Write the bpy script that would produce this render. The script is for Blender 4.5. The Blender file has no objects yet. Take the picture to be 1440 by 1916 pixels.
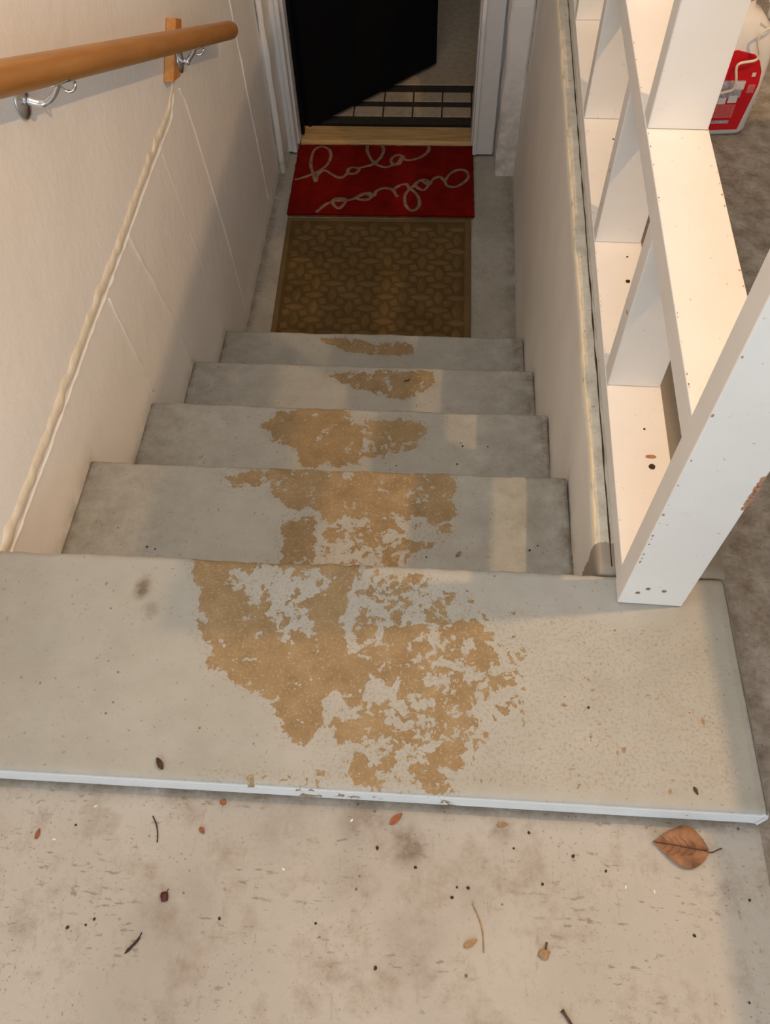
import bpy, bmesh, math, random
from mathutils import Vector, Matrix, noise

SC = bpy.context.scene
COL = SC.collection

# ------------------------------------------------------------------ camera
cam_data = bpy.data.cameras.new('camera')
cam = bpy.data.objects.new('camera', cam_data)
COL.objects.link(cam)
_r = Vector((0.99766, 0.06319, -0.02608))
_u = Vector((-0.0390, 0.83947, 0.54201))
_w = Vector((-0.05615, 0.53972, -0.83997))
m = Matrix.Identity(4)
for i in range(3):
    m[i][0], m[i][1], m[i][2] = _r[i], _u[i], -_w[i]
    m[i][3] = (0.2000, -0.5736, 1.0368)[i]
cam.matrix_world = m
cam_data.sensor_fit = 'VERTICAL'
cam_data.sensor_height = 36.0
cam_data.lens = 1472.97 * 36.0 / 1916.0
cam_data.clip_start = 0.02
SC.camera = cam

# ------------------------------------------------------------------ world, exposure
SC.view_settings.view_transform = 'Standard'
SC.view_settings.look = 'None'
SC.view_settings.gamma = 1.0
SC.view_settings.use_curve_mapping = False
SC.view_settings.exposure = 0.0
world = bpy.data.worlds.new('world')
SC.world = world
world.use_nodes = True
bg = world.node_tree.nodes['Background']
bg.inputs[0].default_value = (0.80, 0.90, 1.0, 1)
bg.inputs[1].default_value = 0.4

# ------------------------------------------------------------------ lights
def add_light(name, kind, loc, energy, color, **kw):
    ld = bpy.data.lights.new(name, kind)
    ld.energy = energy
    ld.color = color
    for k, v in kw.items():
        setattr(ld, k, v)
    o = bpy.data.objects.new(name, ld)
    o.location = loc
    COL.objects.link(o)
    return o

LAMP = (1.30, 0.05, 1.80)
add_light('warm_bulb', 'POINT', LAMP, 64.0, (1.0, 0.60, 0.29), shadow_soft_size=0.022)
# daylight through the open garage door behind the photographer
dl = add_light('garage_door_daylight', 'AREA', (0.9, -3.4, 1.05), 62.0, (0.76, 0.90, 1.0),
               shape='RECTANGLE', size=3.4, size_y=2.1)
dl.rotation_euler = (math.radians(90), 0, 0)
# cool ambient fill over the head of the stairs, added with no real fixture
cp = add_light('overhead_fill', 'AREA', (-0.05, 0.0, 2.36), 12.0, (0.88, 0.95, 1.0), shape='RECTANGLE', size=0.9, size_y=1.8)

# ------------------------------------------------------------------ material helpers
def nt_new(name):
    mt = bpy.data.materials.new(name)
    mt.use_nodes = True
    nt = mt.node_tree
    return mt, nt, nt.nodes['Principled BSDF']

def N(nt, t, **kw):
    n = nt.nodes.new(t)
    for k, v in kw.items():
        if k.startswith('i_'):
            n.inputs[k[2:].replace('_', ' ')].default_value = v
        else:
            setattr(n, k, v)
    return n

def L(nt, a, b):
    nt.links.new(a, b)

def coords(nt):
    g = N(nt, 'ShaderNodeNewGeometry')
    return g.outputs['Position']

def noise_n(nt, co, scale, detail=6, rough=0.6, stretch=None, dist=0.0):
    if stretch:
        mp = N(nt, 'ShaderNodeMapping')
        mp.inputs['Scale'].default_value = stretch
        L(nt, co, mp.inputs['Vector'])
        co = mp.outputs[0]
    n = N(nt, 'ShaderNodeTexNoise')
    n.inputs['Scale'].default_value = scale
    n.inputs['Detail'].default_value = detail
    n.inputs['Roughness'].default_value = rough
    n.inputs['Distortion'].default_value = dist
    L(nt, co, n.inputs['Vector'])
    return n.outputs['Fac']

def ramp(nt, f, lo, hi, a=0.0, b=1.0):
    n = N(nt, 'ShaderNodeMapRange')
    n.inputs[1].default_value = lo
    n.inputs[2].default_value = hi
    n.inputs[3].default_value = a
    n.inputs[4].default_value = b
    L(nt, f, n.inputs[0])
    return n.outputs[0]

def mix(nt, fac, a, b, blend='MIX'):
    n = N(nt, 'ShaderNodeMix', data_type='RGBA', blend_type=blend)
    for sock, v in ((n.inputs[0], fac), (n.inputs[6], a), (n.inputs[7], b)):
        if isinstance(v, bpy.types.NodeSocket):
            L(nt, v, sock)
        elif isinstance(v, tuple):
            sock.default_value = (*v, 1) if len(v) == 3 else v
        else:
            sock.default_value = v
    return n.outputs[2]

def math_n(nt, op, a, b=None, clamp=False):
    n = N(nt, 'ShaderNodeMath', operation=op, use_clamp=clamp)
    for s, v in ((n.inputs[0], a), (n.inputs[1], b)):
        if v is None:
            continue
        if isinstance(v, bpy.types.NodeSocket):
            L(nt, v, s)
        else:
            s.default_value = v
    return n.outputs[0]

def bump(nt, bsdf, h, strength=0.3, dist=0.002):
    n = N(nt, 'ShaderNodeBump')
    n.inputs['Strength'].default_value = strength
    n.inputs['Distance'].default_value = dist
    L(nt, h, n.inputs['Height'])
    L(nt, n.outputs[0], bsdf.inputs['Normal'])

def plain(name, col, rough=0.6, metal=0.0, var=0.08, scale=30, bmp=0.15, spec=0.3):
    mt, nt, b = nt_new(name)
    co = coords(nt)
    n = noise_n(nt, co, scale)
    c = mix(nt, ramp(nt, n, 0.3, 0.7), tuple(x * (1 - var) for x in col), tuple(min(1, x * (1 + var)) for x in col))
    L(nt, c, b.inputs['Base Color'])
    b.inputs['Roughness'].default_value = rough
    b.inputs['Metallic'].default_value = metal
    b.inputs['Specular IOR Level'].default_value = spec
    if bmp:
        bump(nt, b, noise_n(nt, co, scale * 6), bmp, 0.001)
    return mt

def painted_stair():
    mt, nt, b = nt_new('grey_painted_concrete')
    co = coords(nt)
    at = N(nt, 'ShaderNodeAttribute', attribute_name='peel')
    pk = at.outputs['Fac']
    n1 = noise_n(nt, co, 34, 5, 0.62, dist=0.6)
    n2 = noise_n(nt, co, 95, 3, 0.6, dist=0.4)
    s = math_n(nt, 'ADD', math_n(nt, 'MULTIPLY', math_n(nt, 'SUBTRACT', n1, 0.5), 2.1),
               math_n(nt, 'MULTIPLY', math_n(nt, 'SUBTRACT', n2, 0.5), 1.0))
    f = math_n(nt, 'ADD', s, pk)
    worn = ramp(nt, f, 0.49, 0.52)
    # paint: pale grey with broad mottling and brown dirt dots
    big = noise_n(nt, co, 3.5, 4, 0.6)
    c = mix(nt, ramp(nt, big, 0.35, 0.65), (0.355, 0.365, 0.335), (0.415, 0.42, 0.395))
    brushed = noise_n(nt, co, 14, 6, 0.7, stretch=(1, 2.4, 1))
    c = mix(nt, ramp(nt, brushed, 0.45, 0.8, 0, 0.30), c, (0.33, 0.31, 0.26))
    pits = noise_n(nt, co, 150, 2, 0.5)
    c = mix(nt, ramp(nt, pits, 0.66, 0.72, 0, 0.55), c, (0.22, 0.18, 0.13))
    vo = N(nt, 'ShaderNodeTexVoronoi')
    vo.inputs['Scale'].default_value = 42
    L(nt, co, vo.inputs['Vector'])
    rare = ramp(nt, noise_n(nt, co, 12, 2), 0.56, 0.60)
    dots = math_n(nt, 'MULTIPLY', ramp(nt, vo.outputs['Distance'], 0.10, 0.06), rare)
    c = mix(nt, math_n(nt, 'MULTIPLY', dots, 0.75), c, (0.12, 0.09, 0.06))
    # dirt along edges, from a vertex attribute
    ad = N(nt, 'ShaderNodeAttribute', attribute_name='dirt_shade')
    dirt_shade = math_n(nt, 'MULTIPLY', ad.outputs['Fac'], ramp(nt, noise_n(nt, co, 22, 6, 0.7), 0.35, 0.62), True)
    c = mix(nt, dirt_shade, c, (0.15, 0.12, 0.085))
    ar = N(nt, 'ShaderNodeAttribute', attribute_name='rim')
    grain = math_n(nt, 'MULTIPLY', ramp(nt, pk, 0.03, 0.12), ramp(nt, noise_n(nt, co, 220, 4, 0.7), 0.50, 0.64, 0, 0.42))
    c = mix(nt, grain, c, (0.26, 0.19, 0.12))
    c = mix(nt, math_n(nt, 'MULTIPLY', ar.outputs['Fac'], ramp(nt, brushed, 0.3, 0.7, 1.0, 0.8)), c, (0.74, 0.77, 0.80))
    brown = mix(nt, ramp(nt, noise_n(nt, co, 26, 6, 0.7), 0.35, 0.7), (0.225, 0.158, 0.080), (0.325, 0.240, 0.132))
    brown = mix(nt, ramp(nt, noise_n(nt, co, 240, 2), 0.55, 0.72, 0, 0.5), brown, (0.52, 0.40, 0.24))
    col = mix(nt, worn, c, brown)
    L(nt, col, b.inputs['Base Color'])
    b.inputs['Roughness'].default_value = 0.62
    b.inputs['Specular IOR Level'].default_value = 0.3
    h = math_n(nt, 'ADD', math_n(nt, 'MULTIPLY', worn, -0.9),
               math_n(nt, 'MULTIPLY', noise_n(nt, co, 120, 4, 0.6), 0.8))
    bump(nt, b, h, 0.35, 0.0018)
    return mt

def concrete(name, a, bcol, stain, stain_amt=0.4, dotsc=30):
    mt, nt, b = nt_new(name)
    co = coords(nt)
    c = mix(nt, ramp(nt, noise_n(nt, co, 4, 6, 0.6), 0.35, 0.68), a, bcol)
    c = mix(nt, ramp(nt, noise_n(nt, co, 16, 8, 0.72), 0.50, 0.78, 0, stain_amt), c, stain)
    c = mix(nt, ramp(nt, noise_n(nt, co, 30, 4, 0.7, stretch=(3.0, 0.8, 1)), 0.60, 0.72, 0, 0.30), c, stain)
    pits = noise_n(nt, co, 210, 2, 0.5)
    patch = ramp(nt, noise_n(nt, co, 9, 3), 0.42, 0.62)
    c = mix(nt, math_n(nt, 'MULTIPLY', ramp(nt, pits, 0.64, 0.70), math_n(nt, 'MULTIPLY', patch, 0.6)), c, (0.17, 0.13, 0.09))
    dash = noise_n(nt, co, 120, 3, 0.6, stretch=(0.45, 1.3, 1))
    dpat = ramp(nt, noise_n(nt, co, 11, 3), 0.46, 0.60)
    c = mix(nt, math_n(nt, 'MULTIPLY', ramp(nt, dash, 0.60, 0.66), math_n(nt, 'MULTIPLY', dpat, 0.55)), c, (0.15, 0.115, 0.08))
    vo = N(nt, 'ShaderNodeTexVoronoi')
    vo.inputs['Scale'].default_value = dotsc
    L(nt, co, vo.inputs['Vector'])
    rare = ramp(nt, noise_n(nt, co, 17, 2), 0.54, 0.57)
    dots = math_n(nt, 'MULTIPLY', ramp(nt, vo.outputs['Distance'], 0.075, 0.05), rare)
    c = mix(nt, math_n(nt, 'MULTIPLY', dots, 0.8), c, (0.09, 0.065, 0.045))
    ad = N(nt, 'ShaderNodeAttribute', attribute_name='dirt_shade')
    dirt_shade = math_n(nt, 'MULTIPLY', ad.outputs['Fac'], ramp(nt, noise_n(nt, co, 24, 8, 0.75), 0.33, 0.62), True)
    c = mix(nt, dirt_shade, c, (0.15, 0.115, 0.08))
    L(nt, c, b.inputs['Base Color'])
    b.inputs['Roughness'].default_value = 0.75
    b.inputs['Specular IOR Level'].default_value = 0.25
    bump(nt, b, noise_n(nt, co, 130, 5, 0.65), 0.35, 0.0015)
    return mt

def painted_wall(name, col, lumps=0.25, tint=(0.70, 0.62, 0.50)):
    mt, nt, b = nt_new(name)
    co = coords(nt)
    c = mix(nt, ramp(nt, noise_n(nt, co, 3, 4), 0.3, 0.7), tuple(x * 0.95 for x in col), col)
    ad = N(nt, 'ShaderNodeAttribute', attribute_name='dirt_shade')
    dirt_shade = math_n(nt, 'MULTIPLY', ad.outputs['Fac'], ramp(nt, noise_n(nt, co, 20, 6, 0.7), 0.35, 0.62), True)
    c = mix(nt, dirt_shade, c, (0.34, 0.30, 0.24))
    c = mix(nt, ramp(nt, noise_n(nt, co, 60, 3), 0.70, 0.76, 0, 0.35), c, tint)
    L(nt, c, b.inputs['Base Color'])
    b.inputs['Roughness'].default_value = 0.45
    b.inputs['Specular IOR Level'].default_value = 0.4
    h = math_n(nt, 'ADD', noise_n(nt, co, 28, 5, 0.6), math_n(nt, 'MULTIPLY', noise_n(nt, co, 9, 2), 1.2))
    bump(nt, b, h, lumps, 0.006)
    return mt

def parapet_mat():
    # white painted concrete; bare grey-green band on top, bare patch at the near end (attribute 'bare')
    mt, nt, b = nt_new('white_painted_stair_wall')
    co = coords(nt)
    white = mix(nt, ramp(nt, noise_n(nt, co, 5, 4), 0.3, 0.7), (0.80, 0.775, 0.73), (0.87, 0.85, 0.81))
    ad = N(nt, 'ShaderNodeAttribute', attribute_name='dirt_shade')
    white = mix(nt, math_n(nt, 'MULTIPLY', ad.outputs['Fac'], ramp(nt, noise_n(nt, co, 24, 6, 0.7), 0.35, 0.62), True), white, (0.40, 0.36, 0.29))
    cream = (0.86, 0.74, 0.52)
    bare = mix(nt, ramp(nt, noise_n(nt, co, 30, 6, 0.7), 0.35, 0.7), (0.44, 0.43, 0.36), (0.70, 0.67, 0.58))
    bare = mix(nt, ramp(nt, noise_n(nt, co, 60, 4, 0.7), 0.60, 0.68, 0, 0.8), bare, (0.25, 0.24, 0.19))
    ab = N(nt, 'ShaderNodeAttribute', attribute_name='bare')
    wob = math_n(nt, 'MULTIPLY', math_n(nt, 'SUBTRACT', noise_n(nt, co, 22, 4), 0.5), 0.9)
    f = math_n(nt, 'ADD', ab.outputs['Fac'], wob)
    c = mix(nt, ramp(nt, f, 0.30, 0.40), white, cream)
    c = mix(nt, ramp(nt, f, 0.52, 0.62), c, bare)
    ag = N(nt, 'ShaderNodeAttribute', attribute_name='gone')
    g = math_n(nt, 'ADD', ag.outputs['Fac'], math_n(nt, 'MULTIPLY', math_n(nt, 'SUBTRACT', noise_n(nt, co, 45, 4), 0.5), 0.9))
    c = mix(nt, ramp(nt, g, 0.5, 0.54), c, (0.30, 0.265, 0.215))
    L(nt, c, b.inputs['Base Color'])
    b.inputs['Roughness'].default_value = 0.5
    bump(nt, b, math_n(nt, 'ADD', noise_n(nt, co, 30, 6, 0.6), math_n(nt, 'MULTIPLY', noise_n(nt, co, 140, 3), 0.3)), 0.25, 0.004)
    return mt

def wood(name, a, bcol, rough=0.4, axis=(14, 1.4, 14)):
    mt, nt, b = nt_new(name)
    co = coords(nt)
    n = noise_n(nt, co, 6, 6, 0.65, stretch=axis, dist=0.4)
    c = mix(nt, ramp(nt, n, 0.35, 0.65), a, bcol)
    L(nt, c, b.inputs['Base Color'])
    b.inputs['Roughness'].default_value = rough
    bump(nt, b, n, 0.1, 0.001)
    return mt

def board_paint():
    mt, nt, b = nt_new('chipped_white_board_paint')
    co = coords(nt)
    c = mix(nt, ramp(nt, noise_n(nt, co, 7, 4), 0.3, 0.7), (0.78, 0.765, 0.735), (0.83, 0.82, 0.80))
    c = mix(nt, ramp(nt, noise_n(nt, co, 9, 6, 0.7), 0.62, 0.78, 0, 0.5), c, (0.66, 0.52, 0.37))
    g = N(nt, 'ShaderNodeNewGeometry')
    c = mix(nt, ramp(nt, noise_n(nt, co, 130, 3), 0.70, 0.74, 0, 0.6), c, (0.42, 0.24, 0.15))
    L(nt, c, b.inputs['Base Color'])
    b.inputs['Roughness'].default_value = 0.45
    bump(nt, b, noise_n(nt, co, 60, 5), 0.12, 0.002)
    return mt

M = {}
M['stair'] = painted_stair()
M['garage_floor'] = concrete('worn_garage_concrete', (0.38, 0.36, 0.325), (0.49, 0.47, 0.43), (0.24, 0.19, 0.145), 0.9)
M['landing_floor'] = concrete('grey_landing_concrete', (0.33, 0.32, 0.28), (0.46, 0.45, 0.41), (0.2, 0.17, 0.12), 0.7)
M['wall'] = painted_wall('white_painted_wall', (0.88, 0.87, 0.855))
M['plaster'] = painted_wall('cream_plaster', (0.84, 0.77, 0.64), 0.6)
M['ridge'] = painted_wall('white_ridge_paint', (0.84, 0.83, 0.82), 0.5)
M['parapet'] = parapet_mat()
M['board'] = board_paint()
M['trim'] = plain('white_gloss_trim_paint', (0.74, 0.74, 0.74), 0.35, var=0.03, bmp=0.05)
M['oak'] = wood('varnished_oak', (0.33, 0.145, 0.035), (0.43, 0.205, 0.058), 0.4, (22, 0.8, 0.8))
M['cleat'] = wood('oak_block', (0.46, 0.19, 0.045), (0.60, 0.28, 0.08), 0.45, (14, 14, 1.4))
M['sill'] = wood('worn_oak_threshold', (0.40, 0.24, 0.09), (0.62, 0.42, 0.19), 0.5, (1.2, 16, 8))
M['chrome'] = plain('brushed_chrome', (0.72, 0.74, 0.77), 0.22, 1.0, var=0.02, bmp=0)
M['black'] = plain('black_door_paint', (0.006, 0.006, 0.007), 0.6, var=0.1, bmp=0, spec=0.1)
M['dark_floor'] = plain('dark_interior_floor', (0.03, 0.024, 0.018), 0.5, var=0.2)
M['rug'] = plain('dark_rug_border', (0.045, 0.035, 0.025), 0.95, var=0.2, scale=60, bmp=0.5)
M['rug_tan'] = plain('tan_rug_pile', (0.50, 0.40, 0.28), 0.95, var=0.18, scale=40, bmp=0.9)
M['red'] = plain('red_coir', (0.15, 0.006, 0.003), 0.95, var=0.3, scale=18, bmp=1.0, spec=0.05)
M['coir_edge'] = plain('dark_coir_edge', (0.10, 0.05, 0.02), 0.95, var=0.3, scale=40, bmp=1.0)
M['letter'] = plain('cream_stencil_paint', (0.22, 0.135, 0.095), 0.9, var=0.4, scale=60, bmp=0.8)
M['mat_low'] = plain('brown_mat_grooves', (0.105, 0.066, 0.026), 0.95, var=0.2, scale=9, bmp=0.5, spec=0.05)
M['mat'] = plain('brown_ribbed_mat', (0.150, 0.098, 0.040), 0.95, var=0.22, scale=9, bmp=0.5, spec=0.05)
M['rubber'] = plain('brown_rubber_border', (0.135, 0.087, 0.034), 0.85, var=0.15, scale=9, bmp=0.2)
M['jug'] = plain('white_plastic', (0.74, 0.73, 0.71), 0.35, var=0.03, bmp=0)
M['label_red'] = plain('red_label', (0.60, 0.012, 0.02), 0.3, var=0.05, bmp=0)
M['label_pink'] = plain('pale_red_label_text_block', (0.62, 0.16, 0.15), 0.4, var=0.25, scale=400, bmp=0)
M['label_grey'] = plain('grey_label_panel', (0.42, 0.38, 0.42), 0.4, var=0.35, scale=180, bmp=0)
M['label_white'] = plain('white_label_panel', (0.72, 0.68, 0.68), 0.4, var=0.15, scale=250, bmp=0)
M['hose'] = plain('cream_hose', (0.80, 0.72, 0.58), 0.4, var=0.03, bmp=0)
M['leaf'] = plain('dry_brown_leaf', (0.25, 0.125, 0.065), 0.7, var=0.5, scale=55, bmp=0.6)
M['leaf_dark'] = plain('dark_brown_leaf', (0.085, 0.045, 0.03), 0.7, var=0.3, scale=120, bmp=0.5)
M['leaf_rust'] = plain('rust_leaf', (0.28, 0.10, 0.045), 0.7, var=0.25, scale=120, bmp=0.4)
M['leaf_tan'] = plain('tan_leaf', (0.34, 0.22, 0.11), 0.7, var=0.25, scale=120, bmp=0.4)
M['crumb_black'] = plain('black_crumb', (0.035, 0.026, 0.02), 0.8, var=0.2)
M['chip_white'] = plain('pale_flake', (0.80, 0.74, 0.58), 0.6, var=0.05)
M['bare_wood'] = plain('bare_chipped_wood', (0.42, 0.22, 0.13), 0.8, var=0.3, scale=200)
M['knot'] = plain('dark_hole', (0.06, 0.03, 0.015), 0.9, var=0.3, scale=200)
M['nailhead'] = plain('rusty_nail_head', (0.30, 0.21, 0.15), 0.6, 0.3, var=0.3, scale=300)
M['ceil'] = plain('ceiling_paint', (0.72, 0.70, 0.66), 0.8, var=0.03)
M['bench'] = wood('shade_bench_ply', (0.40, 0.28, 0.15), (0.52, 0.38, 0.22), 0.6)

# ------------------------------------------------------------------ mesh helpers
def link(name, bm, mat, parent=None, smooth=False, loc=None):
    me = bpy.data.meshes.new(name)
    bm.normal_update()
    bm.to_mesh(me)
    bm.free()
    me.materials.append(M[mat] if isinstance(mat, str) else mat)
    if smooth:
        for p in me.polygons:
            p.use_smooth = True
    o = bpy.data.objects.new(name, me)
    COL.objects.link(o)
    if parent:
        o.parent = parent
    if loc:
        o.location = loc
    return o

def empty(name, loc=(0, 0, 0), rz=0.0):
    o = bpy.data.objects.new(name, None)
    o.empty_display_size = 0.05
    o.location = loc
    o.rotation_euler = (0, 0, rz)
    COL.objects.link(o)
    return o

def tag(o, label=None, cat=None, group=None, kind=None):
    if label: o['label'] = label
    if cat: o['category'] = cat
    if group: o['group'] = group
    if kind: o['kind'] = kind
    return o

def box_bm(x0, x1, y0, y1, z0, z1, bevel=0.0, seg=2, bm=None):
    own = bm is None
    if own:
        bm = bmesh.new()
    r = bmesh.ops.create_cube(bm, size=1.0)
    for v in r['verts']:
        v.co = Vector(((x0 + x1) / 2 + v.co.x * (x1 - x0), (y0 + y1) / 2 + v.co.y * (y1 - y0), (z0 + z1) / 2 + v.co.z * (z1 - z0)))
    if bevel:
        es = set()
        for v in r['verts']:
            es.update(v.link_edges)
        bmesh.ops.bevel(bm, geom=list(es), offset=bevel, segments=seg, affect='EDGES', profile=0.5)
    return bm

def prism_bm(pts, axis, a, b, bevel=0.0):
    """extrude a 2D polygon along an axis. axis x: pts are (y,z); y: (x,z); z: (x,y)"""
    bm = bmesh.new()
    def mk(p, t):
        if axis == 'x': return (t, p[0], p[1])
        if axis == 'y': return (p[0], t, p[1])
        return (p[0], p[1], t)
    A = [bm.verts.new(mk(p, a)) for p in pts]
    B = [bm.verts.new(mk(p, b)) for p in pts]
    bm.faces.new(A)
    bm.faces.new(B[::-1])
    n = len(pts)
    for i in range(n):
        bm.faces.new((A[i], B[i], B[(i + 1) % n], A[(i + 1) % n]))
    bmesh.ops.recalc_face_normals(bm, faces=bm.faces)
    if bevel:
        bmesh.ops.bevel(bm, geom=list(bm.edges), offset=bevel, segments=2, affect='EDGES')
    return bm

def tube_bm(pts, rad, seg=12, bm=None, flat=1.0, caps=True, closed=False):
    """swept tube; rad number or list; flat squashes vertically (world z)"""
    bm = bm or bmesh.new()
    pts = [Vector(p) for p in pts]
    n = len(pts)
    rings = []
    prev = None
    for i, p in enumerate(pts):
        t = (pts[min(i + 1, n - 1)] - pts[max(i - 1, 0)]).normalized()
        if prev is None:
            ref = Vector((0, 0, 1)) if abs(t.z) < 0.9 else Vector((1, 0, 0))
            a = t.cross(ref).normalized()
        else:
            a = (prev - t * prev.dot(t)).normalized()
        prev = a
        b = t.cross(a).normalized()
        r = rad[i] if isinstance(rad, (list, tuple)) else rad
        ring = []
        for k in range(seg):
            an = 2 * math.pi * k / seg
            d = a * math.cos(an) * r + b * math.sin(an) * r
            d.z *= flat
            ring.append(bm.verts.new(p + d))
        rings.append(ring)
    for i in range(n - 1):
        for k in range(seg):
            bm.faces.new((rings[i][k], rings[i][(k + 1) % seg], rings[i + 1][(k + 1) % seg], rings[i + 1][k]))
    if caps:
        bm.faces.new(rings[0][::-1])
        bm.faces.new(rings[-1])
    bmesh.ops.recalc_face_normals(bm, faces=bm.faces)
    return bm

def catmull(pts, sub=6):
    P = [Vector(p) for p in pts]
    P = [P[0] * 2 - P[1]] + P + [P[-1] * 2 - P[-2]]
    out = []
    for i in range(1, len(P) - 2):
        for k in range(sub):
            t = k / sub
            a, b, c, d = P[i - 1], P[i], P[i + 1], P[i + 2]
            out.append(0.5 * ((2 * b) + (c - a) * t + (2 * a - 5 * b + 4 * c - d) * t * t + (3 * b - a - 3 * c + d) * t ** 3))
    out.append(P[-2])
    return out

def attr(o, name, fn):
    me = o.data
    a = me.attributes.new(name, 'FLOAT', 'POINT')
    a.data.foreach_set('value', [fn(v.co) for v in me.vertices])

def poly_sd(x, y, poly):
    inside = False
    dmin = 1e9
    n = len(poly)
    for i in range(n):
        ax, ay = poly[i]
        bx, by = poly[(i + 1) % n]
        if (ay > y) != (by > y) and x < (bx - ax) * (y - ay) / (by - ay) + ax:
            inside = not inside
        dx, dy = bx - ax, by - ay
        t = max(0, min(1, ((x - ax) * dx + (y - ay) * dy) / (dx * dx + dy * dy + 1e-12)))
        d = math.hypot(x - ax - t * dx, y - ay - t * dy)
        dmin = min(dmin, d)
    return dmin if inside else -dmin

def sstep(a, b, x):
    t = max(0.0, min(1.0, (x - a) / (b - a)))
    return t * t * (3 - 2 * t)

PEEL = {
'curb': [(0.12, [(0.10, -0.045), (0.60, -0.09), (0.61, -0.31), (0.05, -0.325)]), (0.80, [(-0.169, 0.01), (-0.108, 0.01), (0.007, 0.01), (0.081, 0.01), (0.092, -0.043), (0.08, -0.087), (0.091, -0.128), (0.132, -0.166), (0.12, -0.197), (0.076, -0.207), (0.066, -0.245), (0.048, -0.275), (0.023, -0.276), (0.007, -0.241), (-0.019, -0.212), (-0.059, -0.192), (-0.101, -0.17), (-0.098, -0.146), (-0.129, -0.123), (-0.13, -0.08), (-0.14, -0.045)]),
(-0.40, [(-0.104, -0.021), (0.04, -0.007), (0.075, -0.035), (0.016, -0.073), (0.045, -0.122), (0.0, -0.133), (-0.029, -0.092), (-0.091, -0.052)]),
(0.61, [(0.09, -0.111), (0.173, -0.09), (0.265, -0.077), (0.303, -0.109), (0.313, -0.148), (0.324, -0.186), (0.294, -0.203), (0.266, -0.227), (0.208, -0.208), (0.134, -0.197)]),
(0.52, [(0.076, -0.207), (0.178, -0.194), (0.28, -0.219), (0.294, -0.254), (0.259, -0.298), (0.239, -0.326), (0.198, -0.321), (0.143, -0.324), (0.1, -0.307), (0.082, -0.266)]),
(0.44, [(0.081, 0.007), (0.17, -0.011), (0.249, -0.035), (0.28, -0.077), (0.174, -0.099), (0.098, -0.111)]),
(0.9, [(0.205, -0.273), (0.245, -0.267), (0.263, -0.297), (0.239, -0.302), (0.211, -0.294)]),
(0.9, [(0.203, -0.303), (0.225, -0.326), (0.208, -0.327)]),
(0.9, [(0.230, -0.310), (0.250, -0.328), (0.230, -0.330)]),
(0.5, [(0.046, -0.318), (0.156, -0.303), (0.232, -0.323), (0.048, -0.335)]),
(0.46, [(-0.08, -0.322), (0.046, -0.318), (-0.008, -0.332)]),
(0.46, [(0.28, -0.077), (0.326, -0.099), (0.341, -0.193), (0.316, -0.224), (0.28, -0.255), (0.302, -0.195)]),
(0.55, [(0.28, -0.219), (0.298, -0.225), (0.29, -0.247)])],
't1': [(0.74, [(-0.123, 0.293), (-0.052, 0.310), (0.032, 0.300), (0.092, 0.310), (0.245, 0.300), (0.251, 0.224), (0.237, 0.178), (0.208, 0.182), (0.178, 0.209), (0.15, 0.173), (0.102, 0.16), (0.05, 0.203), (0.024, 0.167), (-0.009, 0.201), (-0.06, 0.21), (-0.094, 0.232)]),
(0.80, [(-0.072, 0.186), (-0.009, 0.195), (0.0, 0.09), (-0.057, 0.09)]),
(0.50, [(0.003, 0.178), (0.246, 0.189), (0.237, 0.155), (0.144, 0.090), (0.011, 0.090)]),
(0.66, [(-0.204, 0.283), (-0.113, 0.296), (-0.117, 0.256), (-0.177, 0.247)])],
't2': [(0.76, [(-0.19, 0.549), (-0.158, 0.59), (-0.061, 0.615), (0.003, 0.605), (0.043, 0.551), (0.051, 0.44), (-0.08, 0.44), (-0.114, 0.491), (-0.159, 0.504)]),
(0.66, [(0.042, 0.575), (0.139, 0.587), (0.195, 0.558), (0.167, 0.495), (0.098, 0.463), (0.05, 0.468)])],
't3': [(0.66, [(-0.093, 0.877), (0.036, 0.898), (0.198, 0.898), (0.204, 0.851), (0.156, 0.808), (0.1, 0.794), (0.042, 0.816), (-0.015, 0.823)]),
(0.8, [(0.066, 0.893), (0.181, 0.894), (0.155, 0.821), (0.1, 0.8)])],
't4': [(0.80, [(-0.158, 1.187), (-0.092, 1.197), (0.01, 1.175), (0.134, 1.182), (0.128, 1.132), (0.013, 1.128), (-0.086, 1.14)])],
}

def peel_fn(key):
    polys = PEEL[key]
    def f(co):
        x, y = co.x, co.y
        v = 0.0
        for w, pl in polys:
            sd = poly_sd(x, y, pl)
            k = sstep(-0.016, 0.012, sd)
            if w > 0:
                v = max(v, w * k)
            else:
                v += w * k
        return v
    return f

# ------------------------------------------------------------------ the stairs
R_, D_ = 0.1812, 0.3047
def frange(a, b, step):
    n = max(1, int(round((b - a) / step)))
    return [a + (b - a) * i / n for i in range(n + 1)]

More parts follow.
